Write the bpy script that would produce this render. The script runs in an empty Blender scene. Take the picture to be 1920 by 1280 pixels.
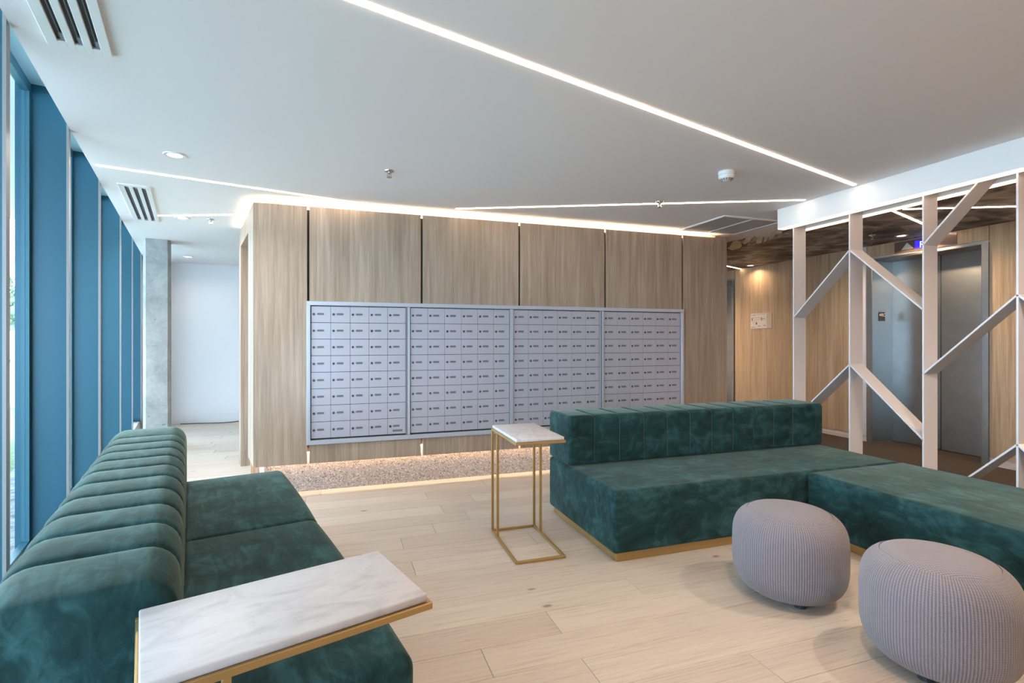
import bpy, bmesh, math, random
from mathutils import Vector, Matrix
random.seed(7)
S = bpy.context.scene
COL = S.collection
R = math.radians
HC = 2.475                      # ceiling height

# ------------------------------------------------------------------ camera
cam = bpy.data.cameras.new('camera'); cam.sensor_width = 36; cam.lens = 36*965/1920
cam.shift_y = -4/1920; cam.clip_start = 0.05
co = bpy.data.objects.new('camera', cam); COL.objects.link(co)
co.location = (0, 0, 1.30); co.rotation_euler = (R(90), 0, R(-18.6))
S.camera = co
# ------------------------------------------------------------------ world, exposure, large lights
S.view_settings.view_transform = 'Standard'; S.view_settings.look = 'None'
S.view_settings.gamma = 1; S.view_settings.use_curve_mapping = False
S.view_settings.exposure = 0.44
W = bpy.data.worlds.new('sky'); S.world = W; W.use_nodes = True
bg = W.node_tree.nodes['Background']
bg.inputs[0].default_value = (0.68, 0.81, 1.0, 1); bg.inputs[1].default_value = 12.0
S.cycles.max_bounces = 10; S.cycles.diffuse_bounces = 6; S.cycles.transparent_max_bounces = 12
S.cycles.caustics_reflective = False; S.cycles.caustics_refractive = False
S.cycles.sample_clamp_indirect = 6; S.cycles.blur_glossy = 0.5
S.cycles.use_denoising = True

GA = R(13.4)                    # the glass wall leans 13.4 degrees from the mailbox wall's normal
NV = (math.cos(GA), math.sin(GA)); GV = (-math.sin(GA), math.cos(GA))
def gl(v, u): return (NV[0]*v+GV[0]*u, NV[1]*v+GV[1]*u)

def area(name, loc, size, power, color, spread=180, parent=None, shape='DISK'):
    l = bpy.data.lights.new(name, 'AREA'); l.shape = shape; l.size = size; l.energy = power; l.color = color
    l.spread = R(spread)
    o = bpy.data.objects.new(name, l); COL.objects.link(o); o.location = loc
    if parent: o.parent = parent
    return o

# ------------------------------------------------------------------ materials
def nm(name):
    m = bpy.data.materials.new(name); m.use_nodes = True
    n = m.node_tree.nodes; l = m.node_tree.links
    return m, n, l, n['Principled BSDF']
def plain(name, col, rough=.5, metal=0, **kw):
    m, n, l, p = nm(name)
    p.inputs['Base Color'].default_value = (*col, 1); p.inputs['Roughness'].default_value = rough
    p.inputs['Metallic'].default_value = metal
    for k, v in kw.items(): p.inputs[k].default_value = v
    return m
def emit(name, col, s):
    m, n, l, p = nm(name)
    p.inputs['Base Color'].default_value = (*col, 1)
    p.inputs['Emission Color'].default_value = (*col, 1); p.inputs['Emission Strength'].default_value = s
    return m
def ramp(n, stops):
    r = n.new('ShaderNodeValToRGB'); e = r.color_ramp.elements
    while len(e) < len(stops): e.new(.5)
    for i, (p, c) in enumerate(stops): e[i].position = p; e[i].color = (*c, 1)
    return r
def coords(n, l, scale=(1, 1, 1), src='Object', rnd=False):
    t = n.new('ShaderNodeTexCoord'); m = n.new('ShaderNodeMapping'); m.inputs['Scale'].default_value = scale
    l.new(t.outputs[src], m.inputs['Vector'])
    if rnd:
        oi = n.new('ShaderNodeObjectInfo'); mu = n.new('ShaderNodeMath'); mu.operation = 'MULTIPLY'; mu.inputs[1].default_value = 60
        l.new(oi.outputs['Random'], mu.inputs[0]); cb = n.new('ShaderNodeCombineXYZ')
        for i in range(3): l.new(mu.outputs[0], cb.inputs[i])
        l.new(cb.outputs[0], m.inputs['Location'])
    return m.outputs['Vector']
def noise(n, l, vec, scale, detail=4, rough=.55, dist=0):
    x = n.new('ShaderNodeTexNoise'); x.inputs['Scale'].default_value = scale; x.inputs['Detail'].default_value = detail
    x.inputs['Roughness'].default_value = rough; x.inputs['Distortion'].default_value = dist
    l.new(vec, x.inputs['Vector']); return x
def bump(n, l, h, p, strength=.2, dist=.002):
    b = n.new('ShaderNodeBump'); b.inputs['Strength'].default_value = strength; b.inputs['Distance'].default_value = dist
    l.new(h, b.inputs['Height']); l.new(b.outputs[0], p.inputs['Normal']); return b
def mix(n, l, fac, a, b, mode='MIX'):
    m = n.new('ShaderNodeMix'); m.data_type = 'RGBA'; m.blend_type = mode
    for sock, v in ((0, fac), (6, a), (7, b)):
        if isinstance(v, (int, float)): m.inputs[sock].default_value = v
        elif isinstance(v, tuple): m.inputs[sock].default_value = (*v, 1)
        else: l.new(v, m.inputs[sock])
    return m.outputs[2]

def wood_panel(name, dark, light):
    m, n, l, p = nm(name)
    v = coords(n, l, (34, 34, 1.3), rnd=True)
    a = noise(n, l, v, 1.0, 5, .65, .25)
    v2 = coords(n, l, (120, 120, 2.5), rnd=True); b = noise(n, l, v2, 1.0, 3, .6)
    v3 = coords(n, l, (5, 5, .5), rnd=True); c3 = noise(n, l, v3, 1.0, 2)
    r = ramp(n, [(.28, dark), (.5, tuple((x+y)/2 for x, y in zip(dark, light))), (.72, light)])
    l.new(a.outputs[0], r.inputs[0])
    c = mix(n, l, .35, r.outputs[0], b.outputs[0], 'SOFT_LIGHT')
    c = mix(n, l, .35, c, c3.outputs[0], 'SOFT_LIGHT')
    l.new(c, p.inputs['Base Color']); p.inputs['Roughness'].default_value = .5
    p.inputs['Specular IOR Level'].default_value = .3
    bump(n, l, a.outputs[0], p, .08, .001); return m
def plank_mat():
    m, n, l, p = nm('whitewashed_oak')
    v = coords(n, l, (1.1, 9, 9), rnd=True)
    w = noise(n, l, v, 1.6, 3, .5, .9)
    # cathedral grain: rings of a distorted noise field
    s = n.new('ShaderNodeMath'); s.operation = 'MULTIPLY'; s.inputs[1].default_value = 40; l.new(w.outputs[0], s.inputs[0])
    f = n.new('ShaderNodeMath'); f.operation = 'SINE'; l.new(s.outputs[0], f.inputs[0])
    v2 = coords(n, l, (2.2, 130, 130), rnd=True); fine = noise(n, l, v2, 1.0, 3, .6)
    ad = n.new('ShaderNodeMath'); ad.operation = 'MULTIPLY_ADD'; ad.inputs[1].default_value = .055; ad.inputs[2].default_value = 0
    l.new(f.outputs[0], ad.inputs[0])
    su = n.new('ShaderNodeMath'); su.operation = 'ADD'; l.new(ad.outputs[0], su.inputs[0]); l.new(fine.outputs[0], su.inputs[1])
    r = ramp(n, [(.28, (.47, .395, .325)), (.42, (.58, .50, .42)), (.8, (.65, .57, .485))]); l.new(su.outputs[0], r.inputs[0])
    oi = n.new('ShaderNodeObjectInfo')
    tone = ramp(n, [(0, (.42, .42, .42)), (1, (.56, .55, .54))]); l.new(oi.outputs['Random'], tone.inputs[0])
    c = mix(n, l, .8, r.outputs[0], tone.outputs[0], 'OVERLAY')
    v4 = coords(n, l, (2.2, 4.5, 4.5), rnd=True); k = n.new('ShaderNodeTexVoronoi'); k.inputs['Scale'].default_value = 1.0
    l.new(v4, k.inputs['Vector']); kr = ramp(n, [(.03, (.25, .2, .16)), (.075, (1, 1, 1))]); l.new(k.outputs['Distance'], kr.inputs[0])
    c = mix(n, l, .75, c, kr.outputs[0], 'MULTIPLY')
    l.new(c, p.inputs['Base Color']); p.inputs['Roughness'].default_value = .42
    p.inputs['Specular IOR Level'].default_value = .35
    bump(n, l, su.outputs[0], p, .12, .001); return m
def velvet(name, seed=0):
    m, n, l, p = nm(name)
    v = coords(n, l, (1, 1, 1.25)); a = noise(n, l, v, 5.5, 5, .62, .9)
    v2 = coords(n, l, (1.4, 6, 3)); b = noise(n, l, v2, 3.2, 4, .6, 1.2)
    su = n.new('ShaderNodeMix'); su.data_type = 'FLOAT'; su.inputs[0].default_value = .42
    l.new(a.outputs[0], su.inputs[2]); l.new(b.outputs[0], su.inputs[3])
    r = ramp(n, [(.34, (.009, .024, .024)), (.5, (.017, .051, .053)), (.66, (.040, .112, .120))]); l.new(su.outputs[0], r.inputs[0])
    l.new(r.outputs[0], p.inputs['Base Color']); p.inputs['Roughness'].default_value = .85
    p.inputs['Specular IOR Level'].default_value = .1
    p.inputs['Sheen Weight'].default_value = .42; p.inputs['Sheen Roughness'].default_value = .35
    p.inputs['Sheen Tint'].default_value = (.52, .58, .47, 1)
    v3 = coords(n, l, (1, 1, 1)); f = noise(n, l, v3, 14, 3, .5, .6); bump(n, l, f.outputs[0], p, .18, .01); return m
def knit(name, top=False):
    m, n, l, p = nm(name)
    t = n.new('ShaderNodeTexCoord'); s = n.new('ShaderNodeSeparateXYZ'); l.new(t.outputs['UV'], s.inputs[0])
    def sine(sock, k):
        a = n.new('ShaderNodeMath'); a.operation = 'MULTIPLY'; a.inputs[1].default_value = k; l.new(sock, a.inputs[0])
        b = n.new('ShaderNodeMath'); b.operation = 'SINE'; l.new(a.outputs[0], b.inputs[0]); return b.outputs[0]
    x = sine(s.outputs[0], 2*math.pi*(66 if top else 150)); y = sine(s.outputs[1], 2*math.pi*(66 if top else 62))
    z = n.new('ShaderNodeMath'); z.operation = 'MULTIPLY_ADD'; z.inputs[1].default_value = .8 if top else .3
    l.new(y, z.inputs[0]); l.new(x, z.inputs[2])
    r = ramp(n, [(.2, (.165, .148, .168)), (.8, (.275, .252, .28))])
    mr = n.new('ShaderNodeMapRange'); mr.inputs[1].default_value = -1.4; mr.inputs[2].default_value = 1.4; l.new(z.outputs[0], mr.inputs[0])
    l.new(mr.outputs[0], r.inputs[0]); l.new(r.outputs[0], p.inputs['Base Color'])
    p.inputs['Roughness'].default_value = .9; p.inputs['Sheen Weight'].default_value = .25; p.inputs['Specular IOR Level'].default_value = .15
    bump(n, l, mr.outputs[0], p, .6 if not top else .35, .004); return m
def terrazzo():
    m, n, l, p = nm('terrazzo'); v = coords(n, l)
    k = n.new('ShaderNodeTexVoronoi'); k.inputs['Scale'].default_value = 105; l.new(v, k.inputs['Vector'])
    sp = n.new('ShaderNodeSeparateColor'); l.new(k.outputs['Color'], sp.inputs[0])
    r = ramp(n, [(0, (.05, .05, .055)), (.16, (.09, .085, .09)), (.2, (.30, .28, .275)), (.62, (.42, .39, .385)), (.8, (.60, .57, .55)), (1, (.75, .72, .70))])
    l.new(sp.outputs[0], r.inputs[0])
    e = ramp(n, [(.35, (1, 1, 1)), (.55, (0, 0, 0))]); l.new(k.outputs['Distance'], e.inputs[0])
    c = mix(n, l, e.outputs[0], (.36, .34, .345), r.outputs[0])
    l.new(c, p.inputs['Base Color']); p.inputs['Roughness'].default_value = .45; return m
def concrete():
    m, n, l, p = nm('board_concrete'); v = coords(n, l, (1, 1, 1))
    a = noise(n, l, v, 4, 8, .65, .3); b = noise(n, l, v, 30, 4, .6)
    r = ramp(n, [(.3, (.25, .27, .265)), (.55, (.35, .365, .355)), (.75, (.44, .455, .445))]); l.new(a.outputs[0], r.inputs[0])
    c = mix(n, l, .3, r.outputs[0], b.outputs[0], 'SOFT_LIGHT')
    v2 = coords(n, l, (9, 9, 16)); k = noise(n, l, v2, 1, 2); pr = ramp(n, [(.27, (.35, .37, .37)), (.32, (1, 1, 1))]); l.new(k.outputs[0], pr.inputs[0])
    c = mix(n, l, .8, c, pr.outputs[0], 'MULTIPLY')
    l.new(c, p.inputs['Base Color']); p.inputs['Roughness'].default_value = .75; bump(n, l, b.outputs[0], p, .2, .003); return m
def brushed(name, col, rough=.22, sc=(60, 1.2, 1.2)):
    m, n, l, p = nm(name); v = coords(n, l, sc); a = noise(n, l, v, 6, 3)
    r = ramp(n, [(.3, tuple(x*.88 for x in col)), (.7, col)]); l.new(a.outputs[0], r.inputs[0]); l.new(r.outputs[0], p.inputs['Base Color'])
    p.inputs['Metallic'].default_value = 1; p.inputs['Roughness'].default_value = rough
    bump(n, l, a.outputs[0], p, .04, .001); return m
def marble():
    m, n, l, p = nm('white_marble'); v = coords(n, l, (1, 2.2, 1)); a = noise(n, l, v, 7, 7, .6, 1.6)
    r = ramp(n, [(.3, (.50, .47, .465)), (.5, (.60, .565, .56)), (.7, (.65, .615, .605))]); l.new(a.outputs[0], r.inputs[0])
    l.new(r.outputs[0], p.inputs['Base Color']); p.inputs['Roughness'].default_value = .4; p.inputs['Specular IOR Level'].default_value = .3; return m
def mural_mat():
    m, n, l, p = nm('petal_mural'); v = coords(n, l, (1, 1, 1))
    d = noise(n, l, v, 1.9, 3, .55); ds = n.new('ShaderNodeVectorMath'); ds.operation = 'MULTIPLY_ADD'
    ds.inputs[1].default_value = (.55, .55, 0); l.new(d.outputs['Color'], ds.inputs[0]); l.new(v, ds.inputs[2])
    k = n.new('ShaderNodeTexVoronoi'); k.inputs['Scale'].default_value = 3.4; l.new(ds.outputs[0], k.inputs['Vector'])
    k2 = n.new('ShaderNodeTexVoronoi'); k2.inputs['Scale'].default_value = 7; l.new(ds.outputs[0], k2.inputs['Vector'])
    sp = n.new('ShaderNodeSeparateColor'); l.new(k.outputs['Color'], sp.inputs[0])
    x = n.new('ShaderNodeMath'); x.operation = 'MULTIPLY'; l.new(sp.outputs[0], x.inputs[0]); l.new(k2.outputs['Distance'], x.inputs[1])
    y = n.new('ShaderNodeMath'); y.operation = 'MULTIPLY'; l.new(k.outputs['Distance'], y.inputs[0]); y.inputs[1].default_value = .55
    z = n.new('ShaderNodeMath'); z.operation = 'ADD'; l.new(x.outputs[0], z.inputs[0]); l.new(y.outputs[0], z.inputs[1])
    r = ramp(n, [(.10, (.016, .013, .013)), (.26, (.065, .054, .050)), (.42, (.15, .128, .118)), (.6, (.27, .24, .22)), (.9, (.5, .46, .43))])
    l.new(z.outputs[0], r.inputs[0]); l.new(r.outputs[0], p.inputs['Base Color']); p.inputs['Roughness'].default_value = .6; return m
def speck(name, a, b, scale, rough=.9, bs=.3):
    m, n, l, p = nm(name); v = coords(n, l); x = noise(n, l, v, scale, 5, .65)
    r = ramp(n, [(.35, a), (.65, b)]); l.new(x.outputs[0], r.inputs[0]); l.new(r.outputs[0], p.inputs['Base Color'])
    p.inputs['Roughness'].default_value = rough; bump(n, l, x.outputs[0], p, bs, .01); return m
def glass():
    m = bpy.data.materials.new('window_glass'); m.use_nodes = True; n = m.node_tree.nodes; l = m.node_tree.links; n.clear()
    o = n.new('ShaderNodeOutputMaterial'); t = n.new('ShaderNodeBsdfTransparent'); t.inputs[0].default_value = (.91, .985, 1, 1)
    g = n.new('ShaderNodeBsdfGlossy'); g.inputs['Roughness'].default_value = .02
    f = n.new('ShaderNodeFresnel'); f.inputs[0].default_value = 1.35
    mx = n.new('ShaderNodeMixShader'); ge = n.new('ShaderNodeNewGeometry'); iv = n.new('ShaderNodeMath'); iv.operation = 'SUBTRACT'; iv.inputs[0].default_value = 1; l.new(ge.outputs['Backfacing'], iv.inputs[1])
    mu = n.new('ShaderNodeMath'); mu.operation = 'MULTIPLY'; l.new(f.outputs[0], mu.inputs[0]); l.new(iv.outputs[0], mu.inputs[1])
    l.new(mu.outputs[0], mx.inputs[0]); l.new(t.outputs[0], mx.inputs[1]); l.new(g.outputs[0], mx.inputs[2])
    l.new(mx.outputs[0], o.inputs[0]); return m

M = dict(
    ceiling=plain('ceiling_paint', (.82, .80, .81), .8), white=plain('white_paint', (.70, .685, .69), .7),
    soffit=plain('soffit_paint', (.86, .87, .87), .6), wood=wood_panel('oak_laminate', (.27, .195, .14), (.45, .345, .262)),
    oak_warm_lit=wood_panel('warm_lit_oak_laminate', (.37, .26, .165), (.60, .44, .29)), plank=plank_mat(),  # corridor copy of the same oak, warm lamp light put into its colour
    velvet=velvet('green_velvet'), knit=knit('ribbed_knit'), knit_top=knit('knit_top', True), terrazzo=terrazzo(), concrete=concrete(),
    gold=plain('brushed_brass', (.50, .335, .14), .42, .75), marble=marble(), steel=brushed('brushed_steel', (.46, .49, .50), .32),
    alu=plain('anodised_aluminium', (.50, .54, .61), .42, .35), alud=plain('aluminium_door', (.46, .455, .51), .48, .25),
    gap=plain('dark_gap', (.02, .022, .025), .8), lock=plain('lock_steel', (.10, .10, .105), .35, .6), keyhole=plain('keyhole', (.02, .02, .02), .5),
    tag=plain('grey_name_tag', (.16, .155, .165), .3), blue=plain('sky_lit_mullion', (.020, .10, .15), .38, .2),  # fin metal is grey; the blue cast of sky light is put into its colour
    silver=plain('silver_cap', (.27, .27, .275), .4, .2), teal=plain('teal_frame', (.035, .13, .18), .4, .2), header=plain('pale_header', (.40, .60, .68), .6),
    sill=plain('pale_sill', (.66, .67, .67), .6), metalw=plain('white_metal', (.66, .64, .65), .45), mural=mural_mat(),
    petal=speck('cream_petal_print', (.60, .50, .36), (.86, .77, .60), 9, .6, 0), petal2=speck('grey_petal_print', (.16, .12, .10), (.62, .56, .52), 7, .6, 0), petal3=speck('white_petal_print', (.52, .47, .45), (.90, .88, .87), 5, .6, 0),
    carpet=speck('brown_carpet', (.017, .012, .0105), (.038, .028, .024), 120, 1, .5), black=plain('black_slot', (.012, .012, .014), .5),
    blade=plain('blade', (.25, .26, .28), .4, .5), grillm=plain('grille_grey', (.30, .30, .29), .6), plastic=plain('white_plastic', (.80, .81, .81), .4),
    foot=plain('dark_foot', (.03, .04, .05), .5), chrome=plain('chrome', (.65, .63, .62), .2, 1), paper=plain('paper', (.66, .60, .55), .7),
    ink=plain('grey_ink', (.25, .22, .20), .8), red=plain('red_mark', (.35, .04, .03), .7), signb=plain('sign_black', (.015, .015, .015), .5), signw=plain('sign_white', (.75, .75, .75), .6),
    led=emit('warm_led', (1, .80, .60), 12.5), led2=emit('cove_led', (1, .72, .45), 20), led4=emit('plinth_led', (1, .72, .45), 55), led3=emit('lip_led', (1, .74, .52), 2.0), lens=emit('downlight_lens', (1, .93, .85), 6),
    screen=emit('blue_display', (.035, .02, .75), 1.0), glyph=emit('display_glyph', (.55, .85, 1), 2.0), arrow=plain('arrow_white', (.75, .70, .68), .5),
    plate=plain('smoked_plate', (.22, .15, .13), .25, .3), glass=glass(), cord=plain('black_cord', (.03, .03, .03), .6),
    grass=speck('lawn', (.05, .10, .03), (.22, .27, .13), 30), gravel=speck('gravel', (.10, .11, .11), (.42, .43, .42), 9), paving=plain('paving', (.55, .55, .54), .8),
    fence=plain('garden_wall_paint', (.62, .80, .78), .8), hedge=speck('hedge_leaf', (.07, .12, .06), (.30, .36, .24), 9, .8, 1), bark=plain('bark', (.06, .06, .06), .9),
    triangle=plain('wall_triangle_dark', (.05, .10, .12), .8), subfloor=plain('subfloor', (.10, .08, .06), .9), gap_line=plain('dark_gap_line', (.01, .03, .05), .5))

# ------------------------------------------------------------------ mesh helpers
def bx(bm, x0, x1, y0, y1, z0, z1, bev=0, seg=1):
    r = bmesh.ops.create_cube(bm, size=1)['verts']
    bmesh.ops.scale(bm, vec=(x1-x0, y1-y0, z1-z0), verts=r)
    bmesh.ops.translate(bm, vec=((x0+x1)/2, (y0+y1)/2, (z0+z1)/2), verts=r)
    if bev:
        ed = list({e for v in r for e in v.link_edges})
        bmesh.ops.bevel(bm, geom=ed, offset=bev, segments=seg, affect='EDGES', profile=.5)
def prism(bm, pts, z0, z1):
    a = [bm.verts.new((x, y, z0)) for x, y in pts]; b = [bm.verts.new((x, y, z1)) for x, y in pts]
    n = len(pts); bm.faces.new(a[::-1]); bm.faces.new(b)
    for i in range(n): bm.faces.new((a[i], a[(i+1) % n], b[(i+1) % n], b[i]))
def lathe(bm, prof, seg=32, c=(0, 0)):
    rings = []
    for r, z in prof:
        rings.append([bm.verts.new((c[0]+r*math.cos(2*math.pi*k/seg), c[1]+r*math.sin(2*math.pi*k/seg), z)) for k in range(seg)])
    for a, b in zip(rings, rings[1:]):
        for k in range(seg): bm.faces.new((a[k], a[(k+1) % seg], b[(k+1) % seg], b[k]))
    if prof[0][0] > 1e-4: bm.faces.new(rings[0][::-1])
    if prof[-1][0] > 1e-4: bm.faces.new(rings[-1])
def link(o, parent):
    COL.objects.link(o)
    if parent is not None: o.parent = parent
    return o
def obj(name, bm, mat, parent=None, smooth=False, **props):
    bmesh.ops.recalc_face_normals(bm, faces=bm.faces[:])
    me = bpy.data.meshes.new(name); bm.to_mesh(me); bm.free()
    me.materials.append(mat if not isinstance(mat, str) else M[mat])
    if smooth:
        for p in me.polygons: p.use_smooth = True
        try: me.set_sharp_from_angle(angle=R(50))
        except Exception: pass
    o = link(bpy.data.objects.new(name, me), parent)
    for k, v in props.items(): o[k] = v
    return o
def box(name, mat, b, parent=None, bev=0, seg=1, smooth=False, **p):
    bm = bmesh.new(); bx(bm, *b, bev, seg); return obj(name, bm, mat, parent, smooth or seg > 1, **p)
def thing(name, label, cat, loc=(0, 0, 0), rz=0, group=None):
    o = bpy.data.objects.new(name, None); COL.objects.link(o); o.location = loc; o.rotation_euler = (0, 0, rz)
    o.empty_display_size = .1
    return tag(o, label, cat, group)
def tag(o, label, cat, group=None):
    o['label'] = label; o['category'] = cat
    if group: o['group'] = group
    return o
def struct(o): o['kind'] = 'structure'; return o
def sempty(name, rz=0):
    o = bpy.data.objects.new(name, None); COL.objects.link(o); o.rotation_euler = (0, 0, rz); return struct(o)
def text_mesh(name, s, size, mat, parent, mtx, depth=.001):
    c = bpy.data.curves.new(name, 'FONT'); c.body = s; c.size = size; c.extrude = depth; c.align_x = 'LEFT'; c.resolution_u = 3
    t = bpy.data.objects.new(name, c); COL.objects.link(t)
    dg = bpy.context.evaluated_depsgraph_get(); me = bpy.data.meshes.new_from_object(t.evaluated_get(dg))
    bpy.data.objects.remove(t); me.transform(mtx); me.materials.clear(); me.materials.append(M[mat])
    return link(bpy.data.objects.new(name, me), parent)

# ================================================================== SETTING
YF = 9.12                        # far wall
Xg = lambda y, v=-.66: (v - NV[1]*y)/NV[0]       # X of the glass line at a given Y
XE = 6.34                        # elevator wall
YM = 4.66                        # face of the mailbox wall
# floor slab + planks + carpet
bm = bmesh.new(); prism(bm, [(Xg(-4), -4), (7.2, -4), (7.2, YF+.2), (Xg(YF+.2), YF+.2)], -.25, -.018)
floor = struct(obj('floor', bm, 'subfloor'))
PITCH = .191; r0 = 2.09 - 32*PITCH
fixed = {31: .565, 32: .937, 33: 1.48, 30: .938, 36: .403, 38: .383, 39: .62, 41: .75, 34: 2.3, 35: -.2, 37: 1.2, 40: -.6}
plank_cache = {}
row = 0; y = r0
while y < YF:
    xa = Xg(y+PITCH/2, -.70); xb = 4.0
    x = fixed.get(row, random.uniform(-1.5, 2.5)); L0 = 1.9
    cuts = {round(xa, 3), xb}
    c = x
    while c > xa+.25:
        cuts.add(round(c, 3)); c -= random.choice((1.3, 1.6, 1.9))
    c = x + random.choice((1.5, 1.7, 1.9))
    while c < xb-.25:
        cuts.add(round(c, 3)); c += random.choice((1.3, 1.6, 1.9))
    cs = sorted(cuts)
    for a, b in zip(cs, cs[1:]):
        o = box('plank', 'plank', (-(b-a)/2+.0009, (b-a)/2-.0009, -PITCH/2+.0008, PITCH/2-.0008, -.018, 0), floor, .0012)
        o.location = ((a+b)/2, y+PITCH/2, 0)
    y += PITCH; row += 1
o = box('corridor_carpet', 'carpet', (3.99, 6.74, -4, YF, -.018, .006), floor)
# ceiling: painted slab over the lobby, stopping short of the glass
bm = bmesh.new(); prism(bm, [(Xg(-4, -.572), -4), (7.2, -4), (7.2, YF+.2), (Xg(YF+.2, -.572), YF+.2)], HC, HC+.22)
ceil = struct(obj('ceiling', bm, 'ceiling'))
# dark petal mural papered on the corridor ceiling, ragged petal edge towards the lobby
edge = [(4.60, -4), (4.60, 2.3), (4.66, 2.6), (4.62, 2.9), (4.68, 3.2), (4.73, 3.35), (4.70, 3.5), (4.75, 3.7), (4.72, 3.85), (4.80, 4.0), (4.76, 4.12), (4.72, 4.22), (4.60, 4.25), (4.55, 4.28),
        (4.56, 4.36), (4.66, 4.46), (4.60, 4.50), (4.70, 4.62), (4.62, 4.70), (4.60, 4.78), (4.68, 4.92), (4.58, 4.86), (4.47, 4.80), (4.50, 4.88), (4.46, 4.96), (4.45, 5.10), (4.48, 5.6), (4.44, YF)]
bm = bmesh.new(); prism(bm, edge + [(XE, YF), (XE, -4)], HC-.003, HC)
mural = obj('mural', bm, 'mural', ceil, label='dark brown petal mural paper on the corridor ceiling')
for pts, mt in (([(4.74, 5.4), (4.7, 5.31), (4.47, 4.99), (4.46, 4.92), (4.62, 5.02), (4.8, 5.21), (4.88, 5.33), (4.9, 5.49)], 'petal'),
                ([(4.63, 5.02), (4.44, 4.74), (4.46, 4.69), (4.61, 4.83), (4.7, 5.0), (4.74, 5.1)], 'petal3'),
                ([(4.86, 5.20), (4.56, 4.80), (4.48, 4.66), (4.62, 4.775), (4.86, 5.055), (4.885, 5.14)], 'petal2'),
                ([(4.84, 5.02), (4.56, 4.71), (4.47, 4.57), (4.50, 4.555), (4.84, 4.93), (4.87, 5.0)], 'petal3'),
                ([(4.85, 4.91), (4.53, 4.56), (4.46, 4.46), (4.65, 4.64), (4.83, 4.845)], 'petal3'),
                ([(4.84, 4.82), (4.6, 4.57), (4.46, 4.40), (4.45, 4.33), (4.58, 4.46), (4.75, 4.67)], 'petal3'),
                ([(4.80, 4.66), (4.66, 4.50), (4.64, 4.43), (4.73, 4.49), (4.75, 4.55), (4.82, 4.64)], 'petal2'),
                ([(4.67, 4.44), (4.67, 4.40), (4.73, 4.42), (4.76, 4.46), (4.73, 4.47)], 'petal3'),
                ([(4.80, 3.98), (4.74, 3.82), (4.80, 3.78), (4.90, 3.92), (4.92, 4.02)], 'petal2'),
                ([(4.74, 3.42), (4.70, 3.28), (4.80, 3.26), (4.92, 3.36), (4.90, 3.46)], 'petal2'),
                ([(4.68, 2.84), (4.66, 2.66), (4.78, 2.66), (4.86, 2.78), (4.80, 2.86)], 'petal3')):
    bm = bmesh.new(); prism(bm, pts, HC-.005, HC-.0035); obj('petal_print', bm, mt, ceil)

# far wall, rear wall, right closing wall
def wall(name, b, mat='white'): return struct(box(name, mat, b))
wall('wall_far', (-4.2, 7.2, YF, YF+.2, -.02, HC))
struct(box('baseboard_far', 'white', (Xg(YF, -.55), -.3, YF-.016, YF, 0, .13), None, .003))
wall('wall_rear', (.2, 7.2, -4.2, -4, -.02, HC), 'wood')

# ---- glass wall: mullion fins tinted with sky blue, with silver caps, windows between, header and kerb (local x = v, y = u)
wl = sempty('wall_left', GA); HP = 2.69
bm = bmesh.new(); bx(bm, -.80, -.572, -5, 9.8, HP, HP+.1); obj('header', bm, 'header', wl)
bm = bmesh.new(); bx(bm, -.80, -.60, -5, 9.6, -.02, .16, .004); obj('kerb', bm, 'sill', wl)
box('wall_end', 'white', (-.80, -.59, 8.90, 9.8, .16, HP), wl); box('wall_near', 'white', (-.80, -.60, -5, .25, .16, HP), wl)
US = [.28, 1.45, 2.624, 3.781, 4.956, 6.336, 7.553, 8.825]
for u in US:
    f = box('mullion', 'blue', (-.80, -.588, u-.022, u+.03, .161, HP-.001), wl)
    box('mullion_cap', 'silver', (-.588, -.577, u-.022, u+.026, .02, HP-.001), f)
    box('shadow_gap_strip', 'gap_line', (-.735, -.60, u+.0302, u+.036, .162, HP-.002), f)  # dark strip painted in for the shadow gap beside the cap
for i, (a, b) in enumerate(zip(US, US[1:])):
    w = sempty('window_%d' % (i+1), GA)
    a += .037; b -= .022
    bm = bmesh.new()
    bx(bm, -.77, -.735, a, b, .161, .215); bx(bm, -.77, -.735, a, b, HP-.055, HP-.002)
    bx(bm, -.77, -.735, a, a+.035, .215, HP-.055); bx(bm, -.77, -.735, b-.035, b, .215, HP-.055)
    obj('window_frame', bm, 'teal', w)
    box('pane', 'glass', (-.754, -.750, a+.035, b-.035, .215, HP-.055), w)

# ---- mailbox volume: dark core, terrazzo plinth, oak panels hung in front
SV, UA, UB = .436, 4.687, 6.12
def off(v, u): return gl(v, u)
wb = sempty('wall_back')
B = off(SV, UB); 
def ring(dy, dv, dx):            # footprint inset from the panel faces
    return [(Xg(YM+dy, SV+dv), YM+dy), (4.089-dx, YM+dy), (4.089-dx, 6.4), (Xg(6.02, SV+dv), 6.02)]
bm = bmesh.new(); prism(bm, ring(.035, .16, .012), .345, HC-.075); obj('core', bm, 'subfloor', wb)
bm = bmesh.new(); prism(bm, ring(.14, .22, .04), HC-.075, HC); obj('cove', bm, 'white', wb)
bm = bmesh.new(); prism(bm, ring(.085, .10, .03), 0, .345); obj('terrazzo_plinth', bm, 'terrazzo', wb)
sx = [-.662, -.244, .71, 1.644, 2.57, 3.505, 4.089]
PB, PT = .252, 2.420
for i, (a, b) in enumerate(zip(sx, sx[1:])):
    o = box('panel', 'wood', (-(b-a)/2+(.009 if i else 0), (b-a)/2-(.009 if i < 5 else 0), 0, .018, PB-1.3, PT-1.3), wb, .0008)
    o.location = ((a+b)/2, YM, 1.3)
obj_right = box('end_panel', 'wood', (4.071, 4.089, YM+.019, 6.4, PB, PT), wb)
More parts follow.
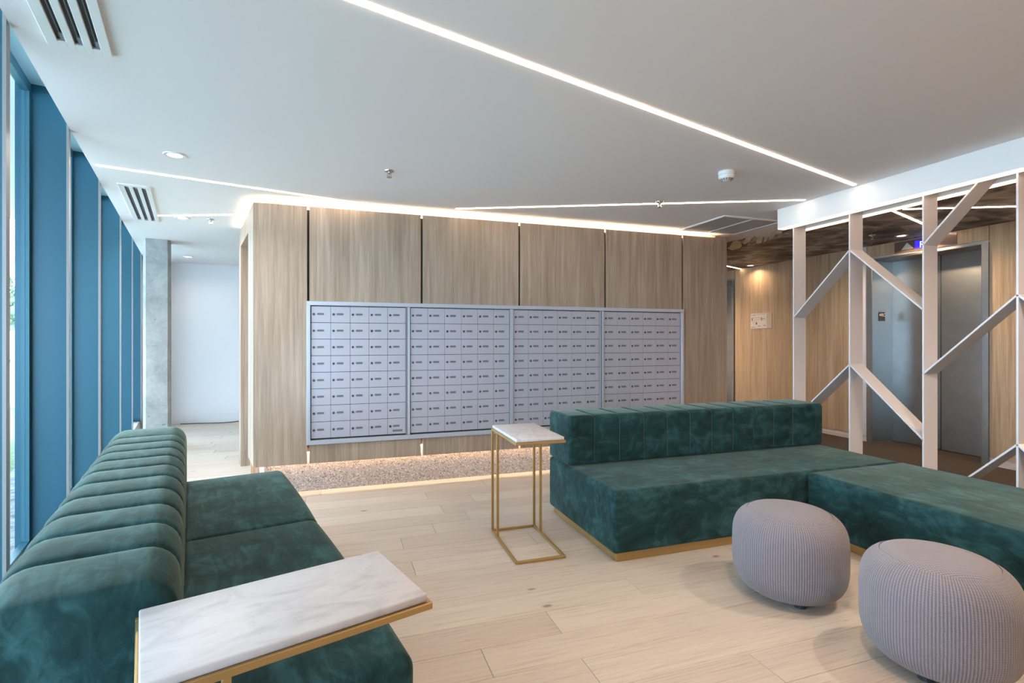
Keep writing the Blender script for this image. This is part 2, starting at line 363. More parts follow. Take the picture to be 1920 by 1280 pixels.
# side of the volume facing the windows
ws = sempty('wall_side', GA)
o = box('panel', 'wood', (SV, SV+.018, UA+.02, 5.13, PB, PT), ws, .0008)
box('panel', 'wood', (SV, SV+.018, 5.132, 5.93, 2.25, PT), ws)
box('panel', 'wood', (SV, SV+.018, 5.932, UB, .0, PT), ws)
bm = bmesh.new(); bx(bm, SV+.018, SV+.16, 5.10, 5.13, 0, 2.28); bx(bm, SV+.018, SV+.16, 5.93, 5.96, 0, 2.28); bx(bm, SV+.018, SV+.16, 5.13, 5.93, 2.25, 2.28)
obj('door_jamb', bm, 'wood', ws)
d = struct(box('door_1', 'wood', (SV+.12, SV+.155, 5.132, 5.928, .01, 2.248))); d.rotation_euler = (0, 0, GA)
bm = bmesh.new(); bx(bm, SV+.085, SV+.15, UA+.05, 5.10, 0, .345); obj('terrazzo_plinth', bm, 'terrazzo', ws)

# ---- concrete column by the windows
bm = bmesh.new(); bx(bm, -.468, -.20, 7.32, 7.62, 0, HC)
vs = [e for e in bm.edges if abs(e.verts[0].co.z-e.verts[1].co.z) > 1]
bmesh.ops.bevel(bm, geom=vs, offset=.028, segments=1, affect='EDGES')
o = obj('concrete_column', bm, 'concrete'); o.rotation_euler = (0, 0, GA)
tag(o, 'square bare concrete column standing between the blue window wall and the white hall', 'column')
box('pour_joint', 'concrete', (-.443, -.228, 7.316, 7.322, 2.37, HC), o, .002); box('pour_joint', 'concrete', (-.441, -.228, 7.3175, 7.3215, .52, 1.24), o, .002)

# ---- elevator wall with two openings
we = sempty('wall_right')
def wseg(y0, y1, z0, z1): bx(bm, XE+.02, XE+.22, y0, y1, z0, z1)
bm = bmesh.new(); D1 = (3.51, 4.67); D2 = (7.111, 8.27); ZT = 2.285
for y0, y1 in ((-4, D1[0]), (D1[1], D2[0]), (D2[1], YF)): wseg(y0, y1, 0, HC)
for d_ in (D1, D2): wseg(*d_, ZT, HC)
obj('wall_core', bm, 'white', we)
for y0, y1, z0, z1 in ((3.455, 4.742, 2.325, HC-.004), (4.742, 4.765, 2.325, HC-.004), (4.845, 7.033, .085, HC-.004), (7.037, 8.34, 2.325, HC-.004), (8.344, YF, .085, HC-.004), (1.9, 3.449, .085, HC-.004), (-.2, 1.896, .085, HC-.004), (-4, -.204, .085, HC-.004)):
    ym = (y0+y1)/2
    if y1-y0 < .05: continue
    o = box('panel', 'oak_warm_lit', (0, .02, y0-ym, y1-ym, z0-1.3, z1-1.3), we, .0008); o.location = (XE, ym, 1.3)
struct(box('trim_1', 'metalw', (XE-.006, XE+.02, 4.746, 4.842, .085, HC-.004)))
for k, (y0, y1) in enumerate(((4.742, 7.036), (-4, 3.449), (8.34, YF))):
    bm = bmesh.new(); bx(bm, XE-.004, XE+.02, y0, y1, 0, .052); bx(bm, XE+.010, XE+.02, y0, y1, .052, .085)
    struct(obj('baseboard_right' if not k else 'baseboard_right_%d' % k, bm, plain('pinkish_base_%d' % k, (.62, .57, .56), .5)))

# ---- soffit box carrying the white lattice screen
SF, SB_, SX = 3.77, 2.298, .305
bm = bmesh.new(); YS = 3.654
bx(bm, SF, SF+.078, -4, YS, SB_, HC); bx(bm, SF+.225, SF+SX, -4, YS, SB_, HC); bx(bm, SF+.078, SF+.225, -4, YS, SB_+.09, HC)
struct(obj('trim_2', bm, 'soffit'))

# ================================================================== LIGHT FITTINGS
def strip(p, q, w, z0, z1, label, mat='led', group=None):
    a = Vector(p); b = Vector(q); dvec = b-a; L = dvec.length; ang = math.atan2(dvec.y, dvec.x)
    root = thing('light_strip', label, 'light', (a.x, a.y, 0), ang, group)
    box('diffuser', mat, (0, L, -w/2, w/2, z0, z1), root)
    return root
strip((-.30, 1.767), (3.72, 2.880), .026, HC-.004, HC, 'longest ceiling light line, running from the picture top to the white beam')
strip((-1.55, 4.18), (.474, 4.70), .022, HC-.004, HC, 'ceiling light line from the windows to the left half of the mailbox wall')
strip((.999, 4.547), (3.72, 3.322), .022, HC-.004, HC, 'ceiling light line from above the mailboxes to the white beam tip')
strip((-1.628, 5.705), (-.834, 5.393), .022, HC-.004, HC, 'short recessed ceiling light line beside the small slotted air vent')
strip((4.751, 3.324), (6.335, 3.855), .022, HC-.008, HC-.003, 'light line in the dark mural ceiling slanting down towards the elevator doors')
strip((4.813, 3.264), (6.335, 2.57), .022, HC-.008, HC-.003, 'light line in the dark mural ceiling running right behind the diagonal brace')
strip((4.30, 6.0), (6.335, 6.90), .022, HC-.008, HC-.003, 'light line in the dark mural ceiling just right of the mailbox wall end')
strip((-.60, YM+.05), (4.0, YM+.05), .02, 2.400, 2.408, 'cove light strip glowing along the top of the oak mailbox wall', 'led2')
strip((-.60, YM+.036), (4.0, YM+.036), .01, .333, .343, 'hidden light strip under the oak mailbox wall, washing the terrazzo plinth', 'led4')
a = off(SV+.05, 4.78); b = off(SV+.05, 6.08); strip(a, b, .02, 2.400, 2.408, 'cove light strip atop the narrow oak side wall facing the windows', 'led2')
a = off(SV+.04, 4.78); b = off(SV+.04, 5.10); strip(a, b, .012, .333, .343, 'hidden light strip under the narrow oak side wall, lighting the floor by the doorway', 'led4')
strip((SF+.039, -1.5), (SF+.039, YS-.004), .076, SB_-.003, SB_, 'warm light lip under the lobby side of the white beam', 'led3')
strip((SF+.265, -1.5), (SF+.265, YS-.004), .076, SB_-.003, SB_, 'warm light lip under the elevator side of the white beam', 'led3')

def downlight(x, y, label, power, col=(1, .86, .70), z=HC, spread=150, r=.062):
    t = thing('downlight', label, 'light', (x, y, z))
    bm = bmesh.new(); lathe(bm, [(r*.66, -.001), (r*.70, -.006), (r*1.0, -.007), (r*1.06, -.001)], 28); obj('trim_ring', bm, 'plastic', t, True)
    bm = bmesh.new(); lathe(bm, [(r*.69, -.001), (r*.69, -.003), (.0001, -.003)], 24); obj('lens', bm, 'lens', t)
    if power: area('lamp', (0, 0, -.02), r*1.3, power, col, spread, t)
    return t
WARM = (1, .70, .44); NEUT = (1, .90, .80)
downlight(-.989, 3.79, 'nearest round ceiling downlight, left of the wall of mailboxes', 14, NEUT)
downlight(-1.432, 5.729, 'small round ceiling downlight beside the short light line', 14, NEUT)
downlight(-2.028, 8.401, 'farthest round ceiling downlight, before the white hall wall', 3, NEUT)
downlight(6.024, 4.108, 'downlight in the mural ceiling in front of the elevator indicator', 26, WARM, HC-.003)
downlight(6.183, 6.526, 'downlight in the mural ceiling above the evacuation plan', 2.5, WARM, HC-.003)
for x, y, p, c in ((1.35, 1.15, 11, WARM), (2.3, .2, 6, WARM), (.9, -1.4, 5, WARM), (2.9, -2.2, 5, WARM), (6.0, 1.4, 38, WARM), (5.4, -1.0, 40, WARM), (5.0, 7.6, 45, WARM), (3.2, 1.2, 14, NEUT)):  # all but the first are unseen lamps added for fill light
    t = downlight(x, y, {(1.35, 1.15): 'round ceiling downlight out of view above the near marble table', (2.3, .2): 'added fill downlight over the grey poufs, outside the picture',
        (.9, -1.4): 'added fill downlight behind the camera near the windows', (2.9, -2.2): 'added fill downlight out of view at the rear of the lobby', (6.0, 1.4): 'added corridor fill downlight right of the elevator, outside the picture',
        (3.2, 1.2): 'added fill downlight over the green bench, outside the right picture edge', (5.0, 7.6): 'added corridor fill downlight hidden behind the mailbox wall', (5.4, -1.0): 'added corridor fill downlight at the rear end of the mural ceiling'}[(x, y)], p, c, HC-(.003 if x > 4.6 else 0))

# ================================================================== CEILING FITTINGS
def sprinkler(x, y, label, z=HC):
    t = thing('sprinkler', label, 'sprinkler', (x, y, z))
    bm = bmesh.new(); lathe(bm, [(.034, 0), (.032, -.006), (.02, -.010), (.0001, -.010)], 20); obj('escutcheon', bm, 'chrome', t, True)
    bm = bmesh.new(); lathe(bm, [(.009, -.009), (.009, -.02), (.004, -.024), (.004, -.04)], 10)
    for s in (-1, 1): bx(bm, s*.012-.003, s*.012+.003, -.003, .003, -.042, -.012)
    bx(bm, -.014, .014, -.003, .003, -.045, -.04); obj('frame', bm, 'chrome', t)
    bm = bmesh.new(); lathe(bm, [(.0001, -.045), (.018, -.045), (.018, -.048), (.0001, -.048)], 14); obj('deflector', bm, 'chrome', t)
sprinkler(.334, 3.674, 'chrome sprinkler head on the white ceiling above the left mailboxes')
sprinkler(-1.189, 5.717, 'chrome sprinkler head beside the small downlight near the hall')
sprinkler(2.597, 3.763, 'chrome sprinkler head next to the light line above the right mailboxes')
sprinkler(5.68, 4.192, 'chrome sprinkler head in the dark mural ceiling', HC-.003)

t = thing('smoke_detector', 'white domed smoke detector on the ceiling above the right end of the mailboxes', 'detector', (2.578, 2.943, HC))
bm = bmesh.new(); lathe(bm, [(.054, 0), (.054, -.022), (.051, -.024)], 36); obj('base', bm, 'plastic', t, True)
bm = bmesh.new(); lathe(bm, [(.051, -.024), (.053, -.027), (.053, -.036), (.046, -.052), (.028, -.064), (.026, -.066), (.0001, -.066)], 36); obj('dome', bm, 'plastic', t, True)
bm = bmesh.new()
for k in range(14):
    for j in range(3):
        a0 = 2*math.pi*k/14; rr = .0465-.0058*j; zz = -.053-.0042*j
        vv = [bm.verts.new((rr_*math.cos(a0+s), rr_*math.sin(a0+s), z_)) for s, rr_, z_ in ((-.16, rr, zz), (.16, rr, zz), (.16, rr-.0032, zz-.0026), (-.16, rr-.0032, zz-.0026))]
        bm.faces.new(vv)
obj('vent_slots', bm, 'black', t, kind='stuff')

def diffuser(u0, u1, v0, v1, label):
    t = thing('air_diffuser', label, 'vent', (*gl((v0+v1)/2, (u0+u1)/2), HC), GA, )
    w = (v1-v0)/2; L = (u1-u0)/2; d_ = .012
    cs = [-.052, .002, .056]; hw = .0135; xs = [-w]
    bm = bmesh.new()
    for c in cs: xs += [c-hw, c+hw]
    xs.append(w)
    for a, b in zip(xs[::2], xs[1::2]): bx(bm, a, b, -L, L, -d_, 0, .0015)
    for s in (-1, 1):
        for c in cs: bx(bm, c-hw, c+hw, *sorted((s*L, s*(L-.045))), -d_, 0)
    obj('face_plate', bm, 'plastic', t)
    for c in cs:
        s_ = box('slot', 'black', (c-hw, c+hw, -L+.045, L-.045, -.0015, -.0005), t)
        box('blade', 'blade', (c+.001, c+.0028, -L+.11, L-.11, -.008, -.0016), s_)
        bm = bmesh.new(); bx(bm, c-.001, c+hw, L-.105, L-.047, -.008, -.0016); bx(bm, c-.001, c+hw, -L+.047, -L+.105, -.008, -.0016); obj('end_block', bm, 'blade', s_)
diffuser(1.30, 2.685, -.478, -.272, 'white air vent with three black slots, cut by the top picture edge')
diffuser(4.83, 6.215, -.466, -.262, 'white air vent with three black slots beside the short light line')

t = thing('return_grille', 'wide grey ceiling return grille with two louvred halves at the mailbox wall end', 'vent', (3.81, 4.32, HC), 0)
bm = bmesh.new()
for a, b, c, d_ in ((-.36, .36, -.355, -.33), (-.36, .36, .30, .325), (-.36, -.335, -.33, .30), (.335, .36, -.33, .30), (-.008, .008, -.33, .30)): bx(bm, a, b, c, d_, -.014, 0, .002)
obj('frame', bm, 'plastic', t)
for x0, x1 in ((-.335, -.008), (.008, .335)):
    g = box('louvre_backing', 'grillm', (x0, x1, -.33, .30, -.002, -.0005), t)
    bm = bmesh.new()
    for k in range(40):
        yy = -.326+k*.0157; bx(bm, x0, x1, yy, yy+.007, -.009, -.002)
    obj('louvres', bm, plain('louvre', (.46, .46, .45), .5), t, kind='stuff')

# ================================================================== WHITE LATTICE SCREEN
P0, P1 = 3.852, 3.992; TH = .012
sc = thing('lattice_screen', 'white metal screen of upright posts and diagonal braces between lobby and elevators', 'screen', (0, 0, 0))
PY = [3.56, 3.027, 2.482, 1.957, 1.42]
for yy in PY: box('post', 'metalw', (P0, P1, yy-TH/2, yy+TH/2, 0.0, SB_+.089), sc, .0015)
def brace(ya, za, yb, zb):
    d_ = Vector((yb-ya, zb-za)); L = d_.length; ang = math.atan2(zb-za, yb-ya)
    bm = bmesh.new(); bx(bm, P0, P1, 0, L, -TH/2, TH/2, .0015)
    bmesh.ops.rotate(bm, cent=(0, 0, 0), matrix=Matrix.Rotation(ang, 3, 'X'), verts=bm.verts[:])
    bmesh.ops.translate(bm, vec=(0, ya, za), verts=bm.verts[:]); obj('brace', bm, 'metalw', sc)
for a in ((3.56, 1.495, 3.027, 2.01), (3.027, 2.01, 2.482, 1.505), (3.56, .585, 3.027, 1.10), (3.027, 1.10, 2.482, .60), (2.482, 1.958, 2.13, 2.33), (2.482, 1.06, 1.957, 1.567),
          (1.957, 1.567, 1.42, 1.05), (2.482, .13, 1.957, .67), (1.957, .67, 1.42, .14)): brace(*a)

# ================================================================== MAILBOXES
FY = YM-.001
t = thing('mailbox_surround', 'brushed aluminium trim frame surrounding the four banks of mailboxes on the oak wall', 'frame', (1.626, FY, 1.017))
X0, X1, Z0, Z1 = -.256-1.626, 3.507-1.626, .412-1.017, 1.622-1.017
def rail(b): box('rail', 'alu', b, t, .002)
rail((X0, X1, -.022, 0, Z1-.034, Z1)); rail((X0, X1, -.022, 0, Z0, Z0+.036)); rail((X0, X0+.030, -.022, 0, Z0+.036, Z1-.034)); rail((X1-.030, X1, -.022, 0, Z0+.036, Z1-.034))
UN = [(-.2225, 5, .1575), (.607, 6, .1553), (1.580, 6, .1530), (2.549, 6, .1530)]
ROWZ, ROWP = 1.582, .1401
lock_me = None
LB = ['leftmost bank of aluminium mailboxes, the only one with five columns',
      'bank of six column mailboxes right beside the five column bank',
      'bank of mailboxes cut off below by the left end of the sofa back',
      'rightmost bank of mailboxes, next to the last oak panel']
def shared(name, build, mat, smooth=False):
    bm = bmesh.new(); build(bm); bmesh.ops.recalc_face_normals(bm, faces=bm.faces[:])
    me = bpy.data.meshes.new(name); bm.to_mesh(me); bm.free(); me.materials.append(M[mat]); return me
def disc(bm, r, y0, y1, cx=0, cz=0, seg=12):
    a = [bm.verts.new((cx+r*math.cos(2*math.pi*k/seg), y0, cz+r*math.sin(2*math.pi*k/seg))) for k in range(seg)]
    b = [bm.verts.new((v.co.x, y1, v.co.z)) for v in a]
    bm.faces.new(a); bm.faces.new(b[::-1])
    for k in range(seg): bm.faces.new((a[k], b[k], b[(k+1) % seg], a[(k+1) % seg]))
def pill(bm, x0, x1, hz, y0, y1):
    pts = []
    for cx, a0 in ((x1-hz, -90), (x0+hz, 90)):
        for k in range(6): pts.append((cx+hz*math.cos(R(a0+36*k)), hz*math.sin(R(a0+36*k))))
    a = [bm.verts.new((x, y0, z)) for x, z in pts]; b = [bm.verts.new((x, y1, z)) for x, z in pts]; n = len(pts)
    bm.faces.new(a); bm.faces.new(b[::-1])
    for k in range(n): bm.faces.new((a[k], b[k], b[(k+1) % n], a[(k+1) % n]))
me_lock = shared('lock', lambda b: disc(b, .0105, -.005, 0), 'lock')
me_key = shared('keyhole', lambda b: bx(b, -.0018, .0018, -.0056, -.005, -.006, .003), 'keyhole')
me_tag = shared('name_tag', lambda b: pill(b, 0, .058, .0088, -.0015, 0), 'tag')
def inst(name, me, parent, loc):
    o = bpy.data.objects.new(name, me); COL.objects.link(o); o.parent = parent; o.location = loc; return o
for (ux, nc, cw), lab in zip(UN, LB):
    wdt = nc*cw; zt = ROWZ; zb = ROWZ-8*ROWP
    t = thing('mailbox_bank', lab, 'mailboxes', (ux, FY, 0), 0, 'mailbox banks in the oak wall')
    box('back_box', 'gap', (-.006, wdt+.006, -.003, -.0005, zb-.010, zt+.004), t)
    for a_, b_ in ((-.028 if nc == 6 else -.0035, -.004), (wdt+.004, wdt+(.012 if nc == 6 and ux < 2 else .0075))):
        if b_-a_ > .002: box('door_frame', 'alu', (a_, b_, -.016, -.003, zb-.010, zt+.004), t)
    me_door = shared('mailbox_door', lambda b: bx(b, .0012, cw-.0012, -.007, -.003, .0018, ROWP-.0018, .0008), 'alud')
    for r_ in range(8):
        for c in range(nc):
            d_ = inst('mailbox_door', me_door, t, (c*cw, 0, zt-(r_+1)*ROWP))
            lk = inst('lock', me_lock, d_, (.023, -.007, ROWP*.5+.001))
            inst('name_tag', me_tag, d_, (.047, -.007, ROWP*.5+.003))
    if nc == 5: box('maker_plate', 'tag', (wdt-.125+.012, wdt-.028, -.0085, -.007, zb+.022, zb+.040), t)

# ================================================================== ELEVATORS
def elevator(y0, y1, label, cat='elevator', full=True):
    t = thing('elevator', label, cat, (XE, (y0+y1)/2, 0)); h = (y1-y0)/2
    bm = bmesh.new()
    bx(bm, -.012, .344, h-.004, h-.001, 0.012, ZT-.005)                       # far reveal lining
    obj('reveal', bm, 'steel', t)
    box('reveal', 'steel', (-.012, .344, -h+.001, -h+.004, .012, ZT-.005), t)
    box('head_lining', plain('head_lining', (.25, .19, .165), .3, .8), (-.012, .335, -h, h, ZT-.004, ZT-.0005), t)
    bm = bmesh.new(); bx(bm, -.014, 0, h, h+.072, .007, ZT+.022, .002); bx(bm, -.014, 0, -h-.06, -h, .007, ZT+.022, .002); bx(bm, -.014, 0, -h, h, ZT, ZT+.022, .002)
    obj('frame', bm, 'steel', t)
    box('door_panel', 'steel', (.345, .375, -.015, h, .012, ZT-.002), t, .002)
    box('door_panel', 'steel', (.325, .343, -h, .005, .012, ZT-.002), t, .002)
    box('door_edge', 'gap_line', (.322, .326, .005, .013, .012, ZT-.004), t)
    box('shaft_back', 'gap', (.40, .42, -h-.3, h+.3, 0, HC), t)
    return t
e1 = elevator(D1[0], D1[1], 'brushed steel elevator with a floor sign, seen behind the white screen')
elevator(D2[0], D2[1], 'brushed steel elevator of which only a dark sliver shows beside the mailbox wall')
hh = (D1[1]-D1[0])/2
s = thing('floor_sign', 'small square black sign with a star and RC on the elevator jamb', 'sign', (XE, D1[1]-.0045, 0))
box('plate', 'signb', (.095, .207, -.004, 0, 1.533, 1.645), s, .002)
# sign faces -Y: text in XZ plane
mt = Matrix.Translation((.137, -.0042, 1.588)) @ Matrix.Rotation(R(90), 4, 'X')
text_mesh('lettering', 'RC', .058, 'signw', s, mt, .0006)
bm = bmesh.new(); pts = []
for k in range(10):
    r_ = .019 if k % 2 == 0 else .0075; a_ = R(90+36*k); pts.append((.118+r_*math.cos(a_), 1.608+r_*math.sin(a_)))
a_ = [bm.verts.new((x, -.0042, z)) for x, z in pts]; b_ = [bm.verts.new((x, -.0052, z)) for x, z in pts]; bm.faces.new(a_[::-1]); bm.faces.new(b_)
for k in range(10): bm.faces.new((a_[k], a_[(k+1) % 10], b_[(k+1) % 10], b_[k]))
obj('star', bm, 'signw', s)

t = thing('floor_indicator', 'smoked indicator plate with white arrow and blue display above the elevator door', 'indicator', (XE, 0, 0))
box('plate', 'plate', (-.006, -.0005, 3.74, 4.40, 2.330, 2.458), t, .001)
bm = bmesh.new(); a_ = [bm.verts.new((-.0065, y_, z_)) for y_, z_ in ((4.318, 2.356), (4.182, 2.362), (4.251, 2.437))]; b_ = [bm.verts.new((-.012, v.co.y, v.co.z)) for v in a_]
bm.faces.new(a_); bm.faces.new(b_[::-1])
for k in range(3): bm.faces.new((a_[k], b_[k], b_[(k+1) % 3], a_[(k+1) % 3]))
obj('up_arrow', bm, 'arrow', t)
dsp = box('display', 'screen', (-.009, -.0065, 3.92, 4.168, 2.350, 2.440), t)
text_mesh('readout', 'RC', .098, 'glyph', dsp, Matrix.Translation((-.0095, 4.118, 2.358)) @ Matrix.Rotation(R(-90), 4, 'Z') @ Matrix.Rotation(R(90), 4, 'X'), .0004)
t = thing('evacuation_plan', 'framed paper evacuation plan with a red mark on the corridor wood wall', 'poster', (XE-.001, 6.466, 1.595))
box('backing', plain('backing_sheet', (.56, .45, .34), .4), (-.004, 0, -.215, .215, -.120, .122), t)
sh = box('sheet', 'paper', (-.006, -.0042, -.122, .213, -.122, .116), t)
bm = bmesh.new()
def ln(y0, y1, z0, z1): bx(bm, -.0068, -.0061, min(y0, y1), max(y0, y1), z0, z1)
ln(.20, .11, .088, .096); ln(.20, .115, -.103, -.095); ln(.17, .0, .048, .053); ln(.19, .165, .0, .05); ln(.14, .02, .018, .022); ln(-.005, -.03, .005, .05); ln(-.05, -.07, .02, .04)
ln(.16, .06, -.01, -.006); ln(.165, .12, -.03, -.026); ln(.06, .01, -.088, -.078); ln(-.05, -.10, -.082, -.070); ln(.13, -.08, .100, .104)
obj('printed_plan', bm, 'ink', sh); box('red_square', 'red', (-.007, -.0061, .075, .105, -.058, -.026), sh)

# ================================================================== SOFAS, BENCH
def rprof(d, z0, z1, rt, rb, n=6):
    """cross-section in (y, z): front is y = 0, top corners rounded rt, bottom corners rb; returns list of (y, z, ny, nz, groove)"""
    P = []
    def arc(cy, cz, r, a0, a1):
        for k in range(n+1):
            a = R(a0+(a1-a0)*k/n); P.append((cy+r*math.cos(a), cz+r*math.sin(a), math.cos(a), math.sin(a)))
    arc(rb, z0+rb, rb, 270, 180)
    P.append((0, (z0+z1)/2, -1, 0))
    arc(rt, z1-rt, rt, 180, 90)
    P.append((d/2, z1, 0, 1))
    arc(d-rt, z1-rt, rt, 90, 0)
    P.append((d, (z0+z1)/2, 1, 0))
    arc(d-rb, z0+rb, rb, 0, -90)
    return P
def channel_block(bm, L, d, z0, z1, rt, rb, re, seams, gd, gw, puff, wob=0):
    prof = rprof(d, z0, z1, rt, rb)
    xs = [0]; b = [0]+list(seams)+[L]
    st = set()
    for k in range(6): a = R(90*k/5); st.add(round(re*(1-math.sin(a)), 5)); st.add(round(L-re*(1-math.sin(a)), 5))
    for s in seams:
        for q in (-2.6, -1.3, -.6, 0, .6, 1.3, 2.6): st.add(round(s+q*gw, 5))
    for p, q in zip(b, b[1:]):
        for f in (.18, .34, .5, .66, .82): st.add(round(p+(q-p)*f, 5))
    rings = []
    for x in sorted(st):
        e = min(x, L-x); ins = 0
        if e < re: ins = re-math.sqrt(max(0, re*re-(re-e)**2))
        g = sum(gd*math.exp(-((x-s)/gw)**2) for s in seams)
        for p, q in zip(b, b[1:]):
            if p <= x <= q: tt = (x-p)/(q-p); pf = puff*(1-abs(2*tt-1)**2.4)
        ringv = []
        for y, z, ny, nz in prof:
            o = pf-g-ins
            if nz < -.5: o = -ins
            if wob: o += wob*math.sin(x*9+z*14)*math.sin(y*11+x*3)
            ringv.append(bm.verts.new((x, y+ny*o, z+nz*o)))
        rings.append(ringv)
    n = len(prof)
    for a, c in zip(rings, rings[1:]):
        for k in range(n): bm.faces.new((a[k], a[(k+1) % n], c[(k+1) % n], c[k]))
    bm.faces.new(rings[0][::-1]); bm.faces.new(rings[-1])
def sofa(label, loc, rz, L, depth, sd, zs, zt, seams, cush, rt, rts, gd, puff, ptop=0):
    t = thing('sofa', label, 'sofa', loc, rz)
    box('plinth', 'gold', (.03, L-.03, .03, depth-.03, 0, .062), t, .002)
    for a, b in cush:
        bm = bmesh.new(); channel_block(bm, b-a, depth, .052, zs, rts, .03, .024, [], .0, .01, ptop, .0)
        o = obj('seat', bm, 'velvet', t, True); o.location = (a, 0, 0)
    bm = bmesh.new(); channel_block(bm, L, depth-sd, zs+.003, zt, rt, .026, .024, seams, gd, .008, puff)
    o = obj('backrest', bm, 'velvet', t, True); o.location = (0, sd, 0)
    for s_ in seams:                                   # stitched welt in every channel
        bm = bmesh.new(); pr = rprof(depth-sd, zs+.003, zt, rt, .026)
        pts = [(y-ny*(gd-.003), z-nz*(gd-.003), ny, nz) for y, z, ny, nz in pr if nz > -.3]
        v0 = [bm.verts.new((s_-.0022, y, z)) for y, z, *_ in pts]; v1 = [bm.verts.new((s_, y+ny*.0022, z+nz*.0022)) for y, z, ny, nz in pts]; v2 = [bm.verts.new((s_+.0022, y, z)) for y, z, *_ in pts]
        for k in range(len(pts)-1): bm.faces.new((v0[k], v0[k+1], v1[k+1], v1[k])); bm.faces.new((v1[k], v1[k+1], v2[k+1], v2[k]))
        o = obj('seam', bm, plain('seam_thread', (.05, .10, .098), .8) if 'seam_thread' not in bpy.data.materials else bpy.data.materials['seam_thread'], t); o.location = (0, sd, 0)
    return t
sofa('dark green velvet sofa with low channelled back, in front of the mailboxes', (1.505, 2.623, 0), 0, 2.325, .975, .615, .42, .767,
     [.2*k-.003 for k in range(1, 11)], [(0, 2.325)], .034, .026, .006, .003)
lx, ly = gl(.54, 1.38)
sofa('green velvet sofa along the blue windows, with two seat cushions', (lx, ly, 0), GA+R(90), 2.405, .925, .565, .42, .765,
     [.256+.2045*k for k in range(10)], [(0, 1.285), (1.285, 2.405)], .075, .055, .009, .007, .008)
t = thing('bench', 'long backless green velvet bench behind the two poufs', 'bench', (2.942, 2.612, 0), R(-90))
box('plinth', 'gold', (.03, 2.17, .03, .868, 0, .062), t, .002)
bm = bmesh.new(); channel_block(bm, 2.2, .898, .052, .42, .028, .03, .024, [], 0, .01, .003); obj('seat', bm, 'velvet', t, True)

# ================================================================== POUFS
def pouf(x, y, rr, hgt, label, rz):
    t = thing('pouf', label, 'pouf', (x, y, 0), rz)
    n = 3.7; z0 = .010
    def prof(t0, t1, k):
        P = []
        for i in range(k+1):
            q = t0+(t1-t0)*i/k; m_ = n if q > 0 else 3.6; P.append((max(.0001, rr*(1-min(1, abs(q))**m_)**(1/m_)), z0+hgt*(q+1)/2))
        return P
    qs = .905
    for name, P, mt, top in (('cover_side', prof(-1, qs, 34), 'knit', 0), ('cover_top', None, 'knit_top', 1)):
        if top:
            rs = rr*(1-qs**n)**(1/n); zs = z0+hgt*(qs+1)/2
            P = []
            for i in range(15):
                a = i/14; r_ = rs*(1-a); P.append((max(.0001, r_), z0+hgt*(1+(max(0, 1-(r_/rr)**n))**(1/n))/2))
            P[0] = (rs-.0012, zs-.0015)
        bm = bmesh.new(); seg = 72; uvl = bm.loops.layers.uv.new('UVMap'); rings = []
        for r_, z_ in P: rings.append([bm.verts.new((r_*math.cos(2*math.pi*k/seg), r_*math.sin(2*math.pi*k/seg), z_)) for k in range(seg)])
        for i, (a, b) in enumerate(zip(rings, rings[1:])):
            for k in range(seg):
                f = bm.faces.new((a[k], a[(k+1) % seg], b[(k+1) % seg], b[k]))
                for lp, (kk, ii) in zip(f.loops, ((k, i), (k+1, i), (k+1, i+1), (k, i+1))):
                    if top: lp[uvl].uv = (lp.vert.co.x/.6, lp.vert.co.y/.6)
                    else: lp[uvl].uv = (kk/seg, P[ii][1]/.5)
        if not top: bm.faces.new(rings[0][::-1])
        obj(name, bm, mt, t, True)
    for k in range(4):
        a = R(45+90*k); bm = bmesh.new(); lathe(bm, [(.028, 0), (.028, .028)], 14, (.135*math.cos(a), .135*math.sin(a))); obj('foot', bm, 'foot', t)
pouf(2.185, 2.049, .266, .432, 'round mauve knitted pouf nearest the green sofa, left of the other pouf', R(20))
pouf(2.262, 1.405, .261, .442, 'round mauve knitted pouf nearest the camera, cut by the right picture edge', R(63))

# ================================================================== SIDE TABLES
def side_table(label, loc, rz, L=.55, Wd=.314, H=.72):
    t = thing('side_table', label, 'table', loc, rz)
    b = .0155; zt = H-.019
    def fr(z): 
        bm = bmesh.new(); bx(bm, 0, L, 0, b, z, z+b, .0012); bx(bm, 0, L, Wd-b, Wd, z, z+b, .0012); bx(bm, 0, b, b, Wd-b, z, z+b, .0012); bx(bm, L-b, L, b, Wd-b, z, z+b, .0012); return bm
    obj('base_frame', fr(0), 'gold', t); obj('top_frame', fr(zt-b), 'gold', t)
    for y0 in (0, Wd-b):
        for x0 in (0, .128): box('post', 'gold', (x0, x0+b, y0, y0+b, b, zt-b), t, .0012)
    box('marble_top', 'marble', (.006, L-.010, .007, Wd-.007, zt, H), t, .004, 3)
side_table('brass side table with white marble top at the left end of the low sofa', (.979, 3.354, 0), R(-91.3))
side_table('foreground brass side table with white marble top beside the window sofa', (-.322, 1.008, 0), R(17.2))

# cord on the hall floor
bm = bmesh.new(); pts = [(-2.3, 9.085), (-2.0, 9.05), (-1.75, 9.0), (-1.62, 9.03), (-1.5, 9.09)]
rg = []
for x_, y_ in pts: rg.append([bm.verts.new((x_, y_+.006*math.cos(k*math.pi/3), .006+.006*math.sin(k*math.pi/3))) for k in range(6)])
for a_, b_ in zip(rg, rg[1:]):
    for k in range(6): bm.faces.new((a_[k], a_[(k+1) % 6], b_[(k+1) % 6], b_[k]))
bm.faces.new(rg[0]); bm.faces.new(rg[-1][::-1])
tag(obj('extension_cord', bm, 'cord'), 'thin dark extension cord lying along the white hall baseboard', 'cord')

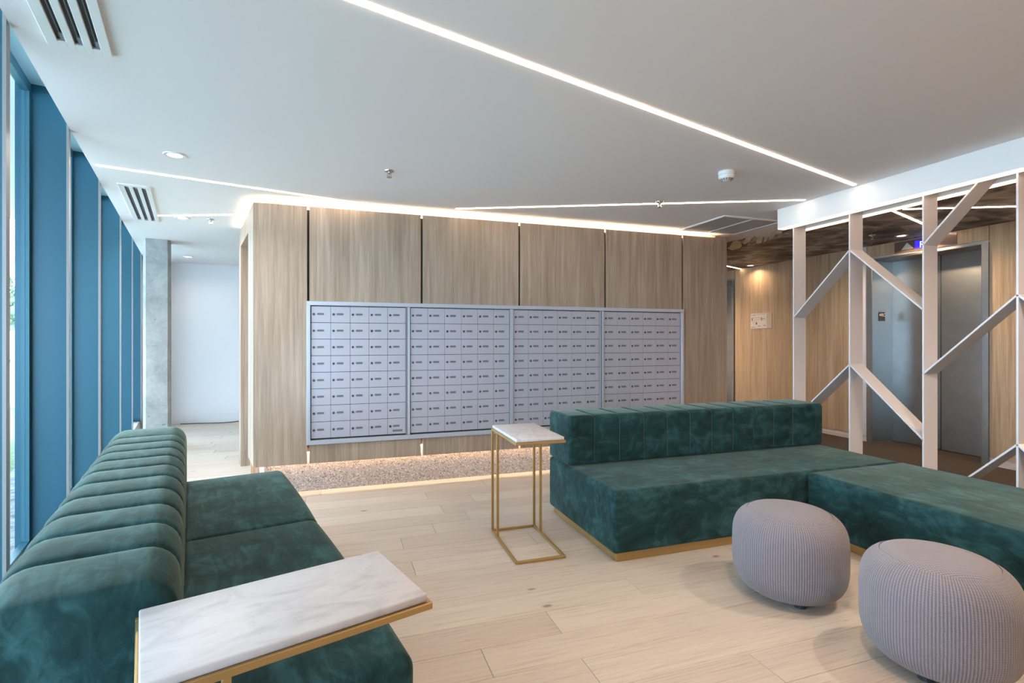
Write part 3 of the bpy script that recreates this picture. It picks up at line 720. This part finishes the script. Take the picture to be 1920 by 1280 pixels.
# ================================================================== OUTSIDE
gx = lambda v, u: gl(v, u)
def rot(o): o.rotation_euler = (0, 0, GA); return o
g = rot(box('lawn', 'grass', (-40, -.82, -14, 40, -.30, -.12))); tag(g, 'green lawn outside the window wall', 'lawn'); g['kind'] = 'stuff'
g = rot(box('gravel_bed', 'gravel', (-1.6, -.82, -8, 16, -.119, -.09))); tag(g, 'dark gravel bed right outside the windows', 'gravel'); g['kind'] = 'stuff'
g = rot(box('forecourt', 'paving', (-24, -3.4, -12, 24, -.119, -.10))); tag(g, 'wide pale paved forecourt outside beyond the gravel bed', 'paving')
gw = thing('garden_wall', 'pale turquoise garden wall with dark triangle pattern, seen through the window', 'wall', (-8.5, 12.5, -.12), R(25))
box('wall_slab', 'fence', (-8, 8, 0, .2, 0, 1.6), gw); box('base_course', 'paving', (-8, 8, -.06, 0, 0, .12), gw)
bm = bmesh.new()
for i in range(60):
    x_ = random.uniform(-7, 7); z_ = random.uniform(.35, 1.45); s_ = .06
    a_ = [bm.verts.new(q) for q in ((x_, -.002, z_), (x_+s_, -.002, z_), (x_+s_, -.002, z_+s_*random.choice((-1, 1))))]; bm.faces.new(a_)
obj('triangle_pattern', bm, 'triangle', gw, kind='stuff')
def bush(name, label, cat, c, rx, rz_, n, seed):
    rnd = random.Random(seed); t = thing(name, label, cat, c)
    bm = bmesh.new()
    for i in range(n):
        th = rnd.uniform(0, 2*math.pi); ph = math.acos(rnd.uniform(-.3, 1)); q = rnd.uniform(.72, 1.0)
        p = Vector((rx*q*math.sin(ph)*math.cos(th), rx*q*math.sin(ph)*math.sin(th), rz_*(.55+.5*q*math.cos(ph))))
        s_ = rnd.uniform(.09, .2); a = Vector((rnd.uniform(-1, 1), rnd.uniform(-1, 1), rnd.uniform(-1, 1))).normalized(); b = a.orthogonal().normalized()
        vs = [bm.verts.new(p+a*s_*.7), bm.verts.new(p+b*s_*.35), bm.verts.new(p-a*s_*.7), bm.verts.new(p-b*s_*.35)]; bm.faces.new(vs)
    obj('foliage', bm, 'hedge', t, kind='stuff')
    bm = bmesh.new(); lathe(bm, [(.09, 0), (.06, rz_*.5), (.03, rz_*.95)], 8); obj('trunk', bm, 'bark', t)
bush('garden_tree', 'leafy tree behind the turquoise garden wall, seen through the window', 'tree', (-9.0, 16.2, -.12), 1.5, 3.4, 2200, 1)
bush('garden_tree', 'fuller leafy tree farther left behind the garden wall outside', 'tree', (-12.8, 13.4, -.12), 1.7, 3.8, 2400, 2)
bush('garden_tree', 'leafy tree near the far end of the window wall outside', 'tree', (-5.2, 18.5, -.12), 1.6, 3.3, 2000, 3)
cn = thing('canopy', 'white flat entrance canopy outside above the windows', 'canopy', (0, 0, 0), GA)
box('canopy_slab', 'white', (-5.0, -.82, -4, 9.0, 2.84, 3.02), cn); box('fascia', 'header', (-5.04, -5.0, -4, 9.0, 2.78, 3.04), cn)
